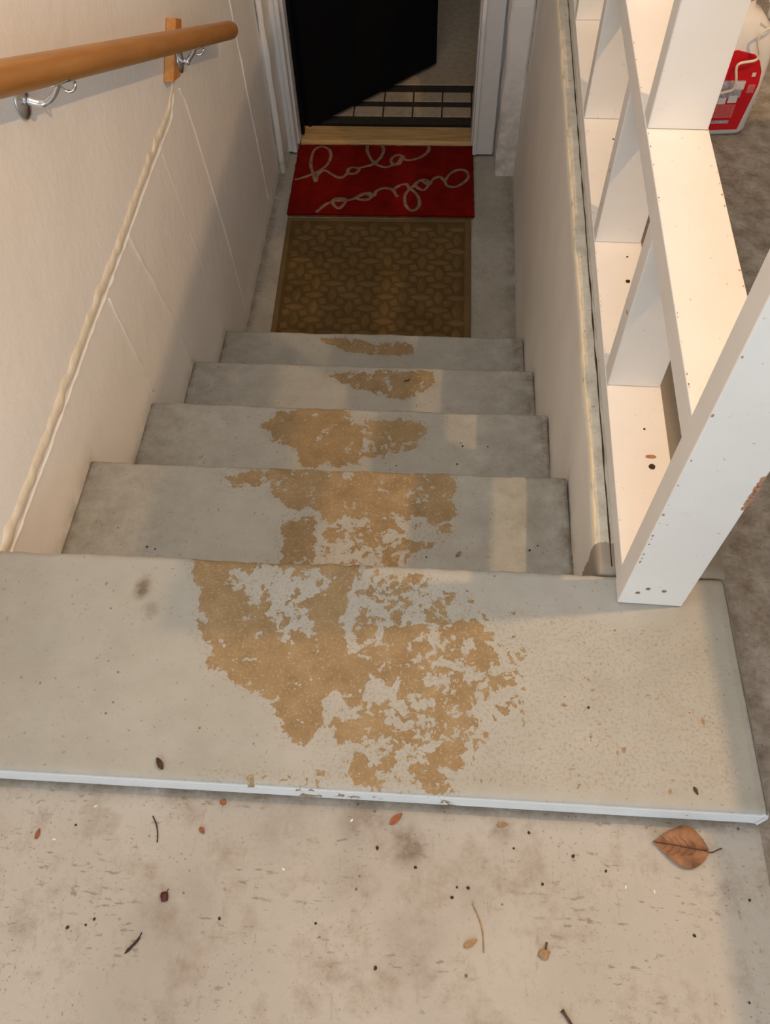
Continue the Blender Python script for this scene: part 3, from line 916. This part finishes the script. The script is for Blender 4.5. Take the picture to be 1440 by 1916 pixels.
for i, (x, z) in enumerate(((0.021, 0.036), (0.032, 0.049), (0.055, 0.045))):
    disc('nail_head', (x, -0.048, z), 0.0032, 'nailhead', 'y', seed=i)
for i, (x, y, r) in enumerate(((0.060, 0.171, 0.0052), (0.056, 0.592, 0.0042), (0.045, 0.05, 0.002), (0.055, 0.245, 0.0018), (0.06, 0.66, 0.002), (0.05, 1.30, 0.004), (0.06, 1.04, 0.002))):
    disc('knot_hole', (x, y, S1b), r, 'knot', 'z', seed=i)
d_ = disc('paint_chip', (0.060, 0.190, S1b), 0.006, 'bare_wood', 'z', seed=30); d_.scale = (1.4, 0.6, 1)
# chipped paint along board edges
rng = random.Random(5)
chips = bmesh.new()
def chip(x, y, z, r, nrm):
    n = 7
    vs = []
    for i in range(n):
        a = 2 * math.pi * i / n
        rr = r * rng.uniform(0.5, 1.2)
        p, q = math.cos(a) * rr, math.sin(a) * rr
        if nrm == 'yfront': vs.append(chips.verts.new((x + p * 0.6, y - 0.0004, z + q)))
        elif nrm == 'left': vs.append(chips.verts.new((x - 0.0004, y + p, z + q * 0.6)))
        else: vs.append(chips.verts.new((x + p * 0.6, y + q, z + 0.0004)))
    chips.faces.new(vs)
for z in (0.12, 0.135, 0.145, 0.165, 0.182, 0.19, 0.215, 0.235, 0.255, 0.30, 0.345, 0.42, 0.50):
    chip(0.0025 + rng.uniform(0, .001), -0.048, z + rng.uniform(-.004, .004), rng.uniform(0.0012, 0.0032), 'yfront')
for z in (0.262, 0.27, 0.277, 0.285, 0.292, 0.30, 0.308, 0.318):
    chip(0.0885, -0.048, z, rng.uniform(0.004, 0.0075), 'yfront')
for k in range(26):
    chip(0.0032, rng.uniform(0.0, 1.0), S2b, rng.uniform(0.0008, 0.002), 'top')
    chip(0.087, rng.uniform(0.0, 1.0), S2b, rng.uniform(0.0008, 0.0022), 'top')
    chip(0.0032, rng.uniform(0.0, 1.4), S1b, rng.uniform(0.0006, 0.0015), 'top')
chip(0.0021, 0.350, 0.188, 0.006, 'left'); chip(0.0021, 0.716, 0.18, 0.0045, 'left'); chip(0.0021, 0.72, 0.11, 0.004, 'left')
tag(link('paint_chips', chips, 'bare_wood', lat), 'bare wood showing where paint has chipped', kind='stuff')

# ------------------------------------------------------------------ handrail
rail = tag(empty('handrail', (-0.46, 0.8, 0.33)), 'round oak handrail on chrome brackets along the left wall', 'handrail')
HO = (0.46, -0.8, -0.33)
A = Vector((-0.392, -0.45, 0.868)); B = Vector((-0.392, 1.655, -0.040))
dirv = (B - A).normalized()
nP = 60
pts = [A + (B - A) * (i / nP) for i in range(nP + 1)]
rr = [0.0225] * (nP + 1)
for k, (dd, r) in enumerate(((0.006, 0.0215), (0.011, 0.018), (0.015, 0.012), (0.017, 0.004))):
    pts.append(B + dirv * dd); rr.append(r)
link('rail', tube_bm(pts, rr, 24), 'oak', rail, True, loc=HO)
def rail_z(y):
    return A.z + (y - A.y) * (B.z - A.z) / (B.y - A.y)
def bracket(y, off=0.0):
    zr = rail_z(y) - 0.0225
    zc = zr - 0.028
    br = bpy.data.objects.new('bracket', None)
    # wall rose
    rose = bmesh.new()
    prof = [(-0.459, 0.0), (-0.459, 0.024), (-0.458, 0.0255), (-0.4565, 0.0255), (-0.455, 0.021), (-0.452, 0.010), (-0.450, 0.0)]
    seg = 24
    rings = []
    prof = [(x + off, r) for x, r in prof]
    for x, r in prof:
        if r == 0:
            rings.append([rose.verts.new((x, y, zc))])
        else:
            rings.append([rose.verts.new((x, y + r * math.cos(2 * math.pi * k / seg), zc + 1.12 * r * math.sin(2 * math.pi * k / seg))) for k in range(seg)])
    for a, b in zip(rings, rings[1:]):
        for k in range(seg):
            q = [a[k % len(a)], a[(k + 1) % len(a)], b[(k + 1) % len(b)], b[k % len(b)]]
            q = [v for i, v in enumerate(q) if v not in q[:i]]
            if len(q) > 2: rose.faces.new(q)
    bmesh.ops.recalc_face_normals(rose, faces=rose.faces)
    brk = link('bracket', rose, 'chrome', rail, True, loc=HO)
    arm = catmull([(-0.450 + off, y, zc), (-0.430 + off * 0.5, y + 0.002, zc - 0.006), (-0.412, y + 0.004, zc + 0.002), (-0.398, y + 0.007, zc + 0.018), (-0.393, y + 0.008, zr + 0.002)], 6)
    link('arm', tube_bm(arm, [0.0065] * 8 + [0.0052] * (len(arm) - 8), 12), 'chrome', brk, True)
    # saddle plate hugging the underside of the rail, with a round eye at its far end
    sb = bmesh.new()
    n = 8
    for t0 in range(1):
        rows = []
        for i in range(9):
            yy = y - 0.026 + 0.065 * i / 8
            w = 0.016 * math.sin(math.pi * (0.12 + 0.76 * i / 8))
            row = []
            for k in range(7):
                xx = -0.392 - w + 2 * w * k / 6
                dz = math.sqrt(max(0, 0.0235 ** 2 - (xx + 0.392) ** 2))
                row.append((xx, yy, rail_z(yy) - dz))
            rows.append(row)
        V1 = [[sb.verts.new(p) for p in r] for r in rows]
        V2 = [[sb.verts.new((p[0], p[1], p[2] - 0.003)) for p in r] for r in rows]
        for V, rev in ((V1, False), (V2, True)):
            for i in range(8):
                for k in range(6):
                    q = [V[i][k], V[i][k + 1], V[i + 1][k + 1], V[i + 1][k]]
                    sb.faces.new(q[::-1] if rev else q)
        for i in range(8):
            sb.faces.new((V1[i][0], V1[i + 1][0], V2[i + 1][0], V2[i][0]))
            sb.faces.new((V1[i][6], V2[i][6], V2[i + 1][6], V1[i + 1][6]))
        for k in range(6):
            sb.faces.new((V1[0][k], V2[0][k], V2[0][k + 1], V1[0][k + 1]))
            sb.faces.new((V1[8][k], V1[8][k + 1], V2[8][k + 1], V2[8][k]))
    ye = y + 0.048
    ring = [(-0.400 + 0.011 * math.cos(a), ye + 0.004 * math.cos(a), rail_z(ye) - 0.030 + 0.012 * math.sin(a)) for a in [2 * math.pi * k / 14 for k in range(15)]]
    tube_bm(ring, 0.0028, 8, sb)
    bmesh.ops.recalc_face_normals(sb, faces=sb.faces)
    link('saddle', sb, 'chrome', brk, True)
bracket(0.592)
bracket(1.312, 0.0235)
bracket(-0.25)
cl = tag(empty('wood_block', (-0.46, 1.3, 0.09)), 'small oak block on the left wall behind the lower end of the handrail', 'block')
link('block_body', prism_bm([(1.232, 0.048), (1.295, 0.028), (1.400, 0.108), (1.357, 0.130)], 'x', -0.459, -0.436, 0.0015), 'cleat', cl, loc=(0.46, -1.3, -0.09))

# ------------------------------------------------------------------ jug behind the divider
jug = tag(empty('spray_jug', (0.812, 1.255, ZF), math.radians(4)), 'large white plastic jug with a red label on the garage floor', 'jug')
def rrect(hx, hy, r, n=5):
    out = []
    for cx, cy, a0 in ((hx - r, hy - r, 0), (-hx + r, hy - r, 90), (-hx + r, -hy + r, 180), (hx - r, -hy + r, 270)):
        for k in range(n + 1):
            a = math.radians(a0 + 90 * k / n)
            out.append((cx + r * math.cos(a), cy + r * math.sin(a)))
    return out
def loft(levels):
    bm = bmesh.new()
    rings = []
    for z, hx, hy, r in levels:
        rings.append([bm.verts.new((x, y, z)) for x, y in rrect(hx, hy, r)])
    n = len(rings[0])
    for a, b in zip(rings, rings[1:]):
        for k in range(n):
            bm.faces.new((a[k], a[(k + 1) % n], b[(k + 1) % n], b[k]))
    bm.faces.new(rings[0][::-1]); bm.faces.new(rings[-1])
    bmesh.ops.recalc_face_normals(bm, faces=bm.faces)
    return bm
link('body', loft([(0.0, 0.070, 0.042, 0.022), (0.004, 0.079, 0.050, 0.024), (0.012, 0.083, 0.053, 0.024), (0.10, 0.085, 0.055, 0.024),
                   (0.155, 0.085, 0.055, 0.026), (0.19, 0.083, 0.054, 0.030), (0.225, 0.070, 0.048, 0.034), (0.25, 0.045, 0.036, 0.028), (0.262, 0.026, 0.024, 0.022), (0.285, 0.022, 0.022, 0.0215)]), 'jug', jug, True)
cap = bmesh.new()
bmesh.ops.create_cone(cap, segments=24, cap_ends=True, radius1=0.026, radius2=0.024, depth=0.03)
for v in cap.verts: v.co.z += 0.295
link('cap', cap, 'label_red', jug)
link('handle', tube_bm(catmull([(-0.02, 0, 0.268), (-0.03, 0.0, 0.31), (0.0, 0, 0.335), (0.045, 0, 0.32), (0.066, 0, 0.285), (0.070, 0, 0.235)], 6), 0.009, 12), 'jug', jug, True)
lab = prism_bm([(-0.068, 0.018), (0.058, 0.018), (0.070, 0.120), (0.069, 0.132), (0.066, 0.150), (0.055, 0.172), (0.040, 0.186), (0.0, 0.196), (-0.045, 0.186), (-0.068, 0.15)], 'y', -0.0562, -0.0535)
lb_o = link('label', lab, 'label_red', jug)
lb_o['label'] = 'red label with pale text panels'
for nm, mat_, x0, x1, z0, z1 in (('text_panel', 'label_grey', -0.05, 0.038, 0.094, 0.132), ('text_panel', 'label_white', 0.018, 0.040, 0.112, 0.130), ('text_panel', 'label_white', 0.014, 0.034, 0.082, 0.098),
                             ('text_panel', 'label_white', -0.05, 0.010, 0.080, 0.094), ('text_panel', 'label_pink', -0.05, 0.035, 0.048, 0.078), ('text_panel', 'label_grey', -0.05, 0.032, 0.034, 0.041),
                             ('text_panel', 'label_white', 0.048, 0.056, 0.140, 0.148), ('text_panel', 'label_pink', 0.048, 0.064, 0.104, 0.122)):
    link(nm, box_bm(x0, x1, -0.0572 - (0.0004 if mat_ != 'label_grey' else 0), -0.0560, z0, z1), mat_, lb_o)
# fine print lines and a few characters of pale writing on the panels
fp = bmesh.new()
rng = random.Random(3)
for z in (0.052, 0.0565, 0.061, 0.0655, 0.070, 0.0745):
    x = -0.045
    while x < 0.028:
        w = rng.uniform(0.003, 0.008)
        box_bm(x, x + w, -0.0580, -0.0575, z, z + 0.0016, bm=fp)
        x += w + 0.0018
link('fine_print', fp, 'label_red', lb_o)
hp = [(0.862, 1.185, 0.235), (0.885, 1.185, 0.222), (0.872, 1.185, 0.203), (0.853, 1.185, 0.192), (0.843, 1.185, 0.180), (0.848, 1.185, 0.162), (0.858, 1.185, 0.144), (0.853, 1.185, 0.131), (0.825, 1.185, 0.125), (0.820, 1.185, 0.114), (0.828, 1.185, 0.089), (0.829, 1.185, 0.070), (0.815, 1.185, 0.063), (0.795, 1.185, 0.060), (0.78, 1.19, 0.07), (0.765, 1.195, 0.12), (0.775, 1.20, 0.19), (0.80, 1.23, 0.236)]
tag(link('spray_hose', tube_bm(catmull(hp, 6), 0.0028, 10), 'hose', smooth=True), 'thin cream hose looped over the front of the white jug', 'hose')

# ------------------------------------------------------------------ leaves and debris
def leaf_bm(l, w, curl=0.006, tip=0.5, seed=0):
    """leaf lying along x, tip at -x; notched outline, midrib fold, curled margin"""
    bm = bmesh.new()
    nx, ny = 14, 8
    g = []
    for i in range(nx + 1):
        t = i / nx
        half = w / 2 * (math.sin(math.pi * min(1, t ** (0.5 + tip))) ** 0.75 if t < 1 else 0.0)
        half = max(half, 0.0006)
        row = []
        for j in range(-ny // 2, ny // 2 + 1):
            s = j / (ny / 2)
            x = (t - 0.5) * l + 0.004 * abs(s) * (t - 0.3) * (l / 0.07)
            y = s * half * (1 + 0.05 * noise.noise(Vector((t * 6, s * 3, seed))))
            z = curl * (0.15 + s * s * (0.35 + 0.5 * noise.noise(Vector((t * 4, s * 2, seed + 2)))) + 0.25 * noise.noise(Vector((t * 7, s * 5, seed + 7))))
            row.append(bm.verts.new((x, y, max(0.0003, z))))
        g.append(row)
    for i in range(nx):
        for j in range(ny):
            bm.faces.new((g[i][j], g[i + 1][j], g[i + 1][j + 1], g[i][j + 1]))
    r = bmesh.ops.extrude_face_region(bm, geom=list(bm.faces))
    for v in [e for e in r['geom'] if isinstance(e, bmesh.types.BMVert)]:
        v.co.z += 0.0005
    bmesh.ops.recalc_face_normals(bm, faces=bm.faces)
    return bm

big = tag(empty('fallen_leaf', (0.536, -0.3655, ZF + 0.0005), math.radians(-6)), 'largest dry brown leaf with a stem, in front of the slab corner', 'leaf')
bl = link('blade', leaf_bm(0.066, 0.052, 0.009, 0.85, 3), 'leaf', big, True)
link('stem', tube_bm(catmull([(0.030, 0.0, 0.003), (0.039, -0.001, 0.002), (0.046, 0.003, 0.0025), (0.052, 0.006, 0.003)], 5), 0.0008, 6), 'leaf_dark', big, True)
link('midrib', tube_bm(catmull([(-0.030, 0.0, 0.0022), (-0.01, 0.0005, 0.0032), (0.01, 0.0, 0.0032), (0.032, 0.0, 0.003)], 6), 0.0007, 6), 'leaf_dark', big, True)
vb = bmesh.new()
for k in range(5):
    x = -0.016 + k * 0.009
    for s in (-1, 1):
        tube_bm([(x, 0, 0.0032), (x - 0.005, s * 0.007, 0.0034), (x - 0.011, s * (0.0115 - abs(k - 2) * 0.001), 0.0030)], 0.0002, 5, vb)
link('veins', vb, 'leaf_dark', big)

def small_leaf(x, y, z, l, w, rz, mat, label, seed, cat='leaf', curl=0.003):
    o = link('fallen_leaf' if cat == 'leaf' else 'leaf_fragment', leaf_bm(l, w, curl, 0.3, seed), mat, None, True, loc=(x, y, z + 0.0004))
    o.rotation_euler = (0, 0, rz)
    tag(o, label, 'leaf')
small_leaf(-0.138, -0.313, 0.0, 0.017, 0.008, 2.2, 'leaf_dark', 'curled dark leaf near the front edge of the pale slab', 11, curl=0.008)
small_leaf(0.172, -0.353, ZF, 0.020, 0.009, 0.75, 'leaf_rust', 'pointed rust-red leaf against the slab, at the middle', 12)
small_leaf(-0.297, -0.399, ZF, 0.013, 0.006, 1.5, 'leaf_rust', 'small orange leaf bit near the far left edge of the floor', 13)
small_leaf(-0.081, -0.382, ZF, 0.010, 0.006, -0.8, 'leaf_rust', 'small orange triangular leaf bit below the slab, left of centre', 14)
small_leaf(0.270, -0.491, ZF, 0.018, 0.008, 0.5, 'leaf_tan', 'pale tan leaf fragment on the lower floor, left of the brown seed pod', 15)
small_leaf(0.254, 0.125, -R_, 0.013, 0.005, 0.9, 'leaf_tan', 'thin curled tan leaf on the first step below the slab', 16, curl=0.006)
small_leaf(0.311, -0.352, ZF, 0.014, 0.006, 0.1, 'leaf_tan', 'flat brown leaf bit tucked against the slab, right of the rust-red leaf', 17)
small_leaf(-0.059, -0.345, ZF, 0.008, 0.009, 1.3, 'leaf_rust', 'tiny reddish leaf bit touching the slab foot, left side', 18)
small_leaf(0.549, -0.308, 0.0, 0.010, 0.0045, -1.2, 'leaf_dark', 'small dark leaf bit near the right end of the slab', 19)
small_leaf(0.127, 0.861, -R_ * 3, 0.016, 0.004, 0.4, 'leaf_dark', 'thin dark leaf on the worn patch of the third step down', 20)

def lump_bm(r, sy, sz, seed):
    bm = bmesh.new()
    bmesh.ops.create_icosphere(bm, subdivisions=2, radius=r)
    for v in bm.verts:
        k = 1 + 0.35 * noise.noise(v.co / r * 1.3 + Vector((seed, 0, 0)))
        v.co = Vector((v.co.x * k, v.co.y * k * sy, v.co.z * k * sz + r * sz * 0.85))
    return bm
berry = tag(empty('dried_berry', (-0.113, -0.463, ZF)), 'round dark red dried berry on the floor, left of centre', 'berry')
link('fruit', lump_bm(0.0052, 1.2, 0.8, 3), plain('dark_red_berry', (0.075, 0.018, 0.012), 0.5), berry, True)
link('stalk', tube_bm([(0.002, 0.005, 0.004), (0.004, 0.009, 0.006)], 0.0007, 6), 'leaf_dark', berry)
pod = tag(empty('seed_pod', (0.358, -0.497, ZF)), 'small tan seed pod with a dark stalk on the lower right floor', 'seed pod')
link('pod_body', lump_bm(0.0068, 1.0, 0.35, 5), 'leaf_tan', pod, True)
link('stalk', tube_bm([(0.002, 0.005, 0.003), (0.004, 0.013, 0.003)], 0.0012, 6), 'leaf_dark', pod)
tw = tag(link('twig', tube_bm(catmull([(0.376, -0.553, ZF + 0.003), (0.385, -0.565, ZF + 0.003), (0.393, -0.58, ZF + 0.004), (0.396, -0.60, ZF + 0.003)], 5), [0.0028, 0.0020] + [0.0017] * 14, 8), 'leaf_dark', smooth=True), 'dark twig crossing the bottom edge of the picture', 'twig')
tw2 = tag(link('twig', tube_bm(catmull([(-0.150, -0.368, ZF + 0.001), (-0.143, -0.378, ZF + 0.0015), (-0.1385, -0.39, ZF + 0.001), (-0.137, -0.40, ZF + 0.0012)], 5), 0.0008, 6), 'crumb_black', smooth=True), 'thin curved dark twig on the floor below the slab, left', 'twig')
tw3 = tag(link('twig', tube_bm(catmull([(-0.149, -0.528, ZF + 0.001), (-0.142, -0.520, ZF + 0.002), (-0.136, -0.512, ZF + 0.001), (-0.133, -0.504, ZF + 0.001)], 5), [0.0004, 0.001, 0.0016, 0.002] + [0.0016] * 8 + [0.0008] * 4, 6), 'crumb_black', smooth=True), 'short dark twig on the lower left floor below the berry', 'twig')
tw4 = tag(link('plant_stem', tube_bm(catmull([(0.272, -0.447, ZF + 0.0008), (0.281, -0.465, ZF + 0.0008), (0.285, -0.48, ZF + 0.0008), (0.286, -0.50, ZF + 0.0008)], 5), 0.0009, 6), 'leaf_tan', smooth=True), 'faint long tan stem on the floor above the tan leaf fragment', 'stem')

# crumbs: countable dark specks and pale flakes
crumb_proto = None
spots = [(0.253, -0.430, ZF), (0.267, -0.430, ZF), (-0.196, -0.493, ZF), (-0.205, -0.5, ZF), (-0.227, -0.504, ZF), (-0.04, -0.483, ZF), (0.08, -0.481, ZF), (0.157, -0.524, ZF), (0.54, -0.466, ZF), (0.613, -0.423, ZF), (0.593, -0.532, ZF), (0.247, -0.442, ZF), (0.36, -0.42, ZF), (0.325, -0.38, ZF), (0.40, -0.385, ZF), (0.345, -0.36, ZF), (-0.25, -0.385, ZF), (0.15, -0.39, ZF), (0.2, -0.41, ZF), (0.44, -0.40, ZF)]
spots2 = [(0.198, 0.117, -R_), (-0.306, 0.114, -R_), (-0.29, 0.110, -R_), (0.264, 0.516, -2 * R_), (0.268, 0.507, -2 * R_), (0.324, 0.508, -2 * R_), (0.123, 0.447, -2 * R_), (0.257, 0.457, -2 * R_), (0.38, 0.14, -R_), (0.423, -0.207, 0.0), (0.395, 0.15, -R_)]
for k, (x, y, z) in enumerate(spots + spots2):
    if crumb_proto is None:
        crumb_proto = link('dirt_crumb', lump_bm(0.0017, 1.3, 0.6, 2), 'crumb_black', None, True)
        o = crumb_proto
    else:
        o = crumb_proto.copy(); COL.objects.link(o)
    o.location = (x, y, z + 0.0012 if z > ZF + 0.01 else z)
    o.rotation_euler = (0, 0, k * 1.3)
    s = 0.7 + 0.5 * ((k * 37) % 10) / 10
    o.scale = (s, s, s)
    if k < len(spots):
        side = 'left part' if x < 0.0 else ('middle part' if x < 0.3 else 'right part')
        tag(o, 'tiny dark crumb on the ' + side + ' of the garage floor before the slab', 'crumb', 'dark crumbs on the ' + side + ' of the floor')
    else:
        where = 'pale slab, right of the worn patch' if z > -0.1 else ('first step below the slab' if z > -0.3 else 'second step below the slab')
        where = where + (', left end' if x < 0 else '')
        tag(o, 'tiny dark crumb lying on the ' + where, 'crumb', 'dark crumbs on the ' + where)
flake_proto = None
for k, (x, y) in enumerate(((-0.274, -0.404), (0.114, -0.358), (0.498, -0.42), (0.032, -0.422), (-0.23, -0.36), (0.463, -0.417))):
    if flake_proto is None:
        flake_proto = link('pale_flake', lump_bm(0.0024, 0.55, 0.3, 2), 'chip_white', None, True)
        o = flake_proto
    else:
        o = flake_proto.copy(); COL.objects.link(o)
    o.location = (x, y, ZF)
    o.rotation_euler = (0, 0, k * 0.9)
    side = ('left of the thin curved twig', 'middle, near the slab foot', 'right, below the large leaf', 'middle, below the rust-red leaf', 'left of the thin curved twig', 'right, below the large leaf')[k]
    tag(o, 'tiny pale yellow flake on the garage floor, ' + side, 'flake', 'pale flakes, ' + side)

# ------------------------------------------------------------------ out of frame: bench added to shade floor and slab at right; bulb holder
wb = tag(empty('shade_bench', (1.35, -0.2, ZF)), 'unseen wooden bench added to cast shade to the right of the divider, outside the picture', 'shade_bench')
WO = (-1.35, 0.2, -ZF)
link('bench_top', box_bm(0.828, 1.62, -1.5, 0.85, 0.555, 0.594, 0.003), 'bench', wb, loc=WO)
for x in (0.98, 1.54):
    for y in (-1.42, 0.74):
        link('leg', box_bm(x - 0.04, x + 0.04, y - 0.04, y + 0.04, ZF + 0.001, 0.5545, 0.003), 'bench', wb, loc=WO)
pn = tag(empty('bulb_holder', (LAMP[0], LAMP[1], 2.4)), 'bare bulb holder hanging from the garage ceiling', 'lamp')
link('cord', tube_bm([(0, 0, -0.002), (0, 0, -0.50)], 0.004, 8), 'black', pn)
link('socket', tube_bm([(0, 0, -0.50), (0, 0, -0.55)], 0.018, 16), 'jug', pn)
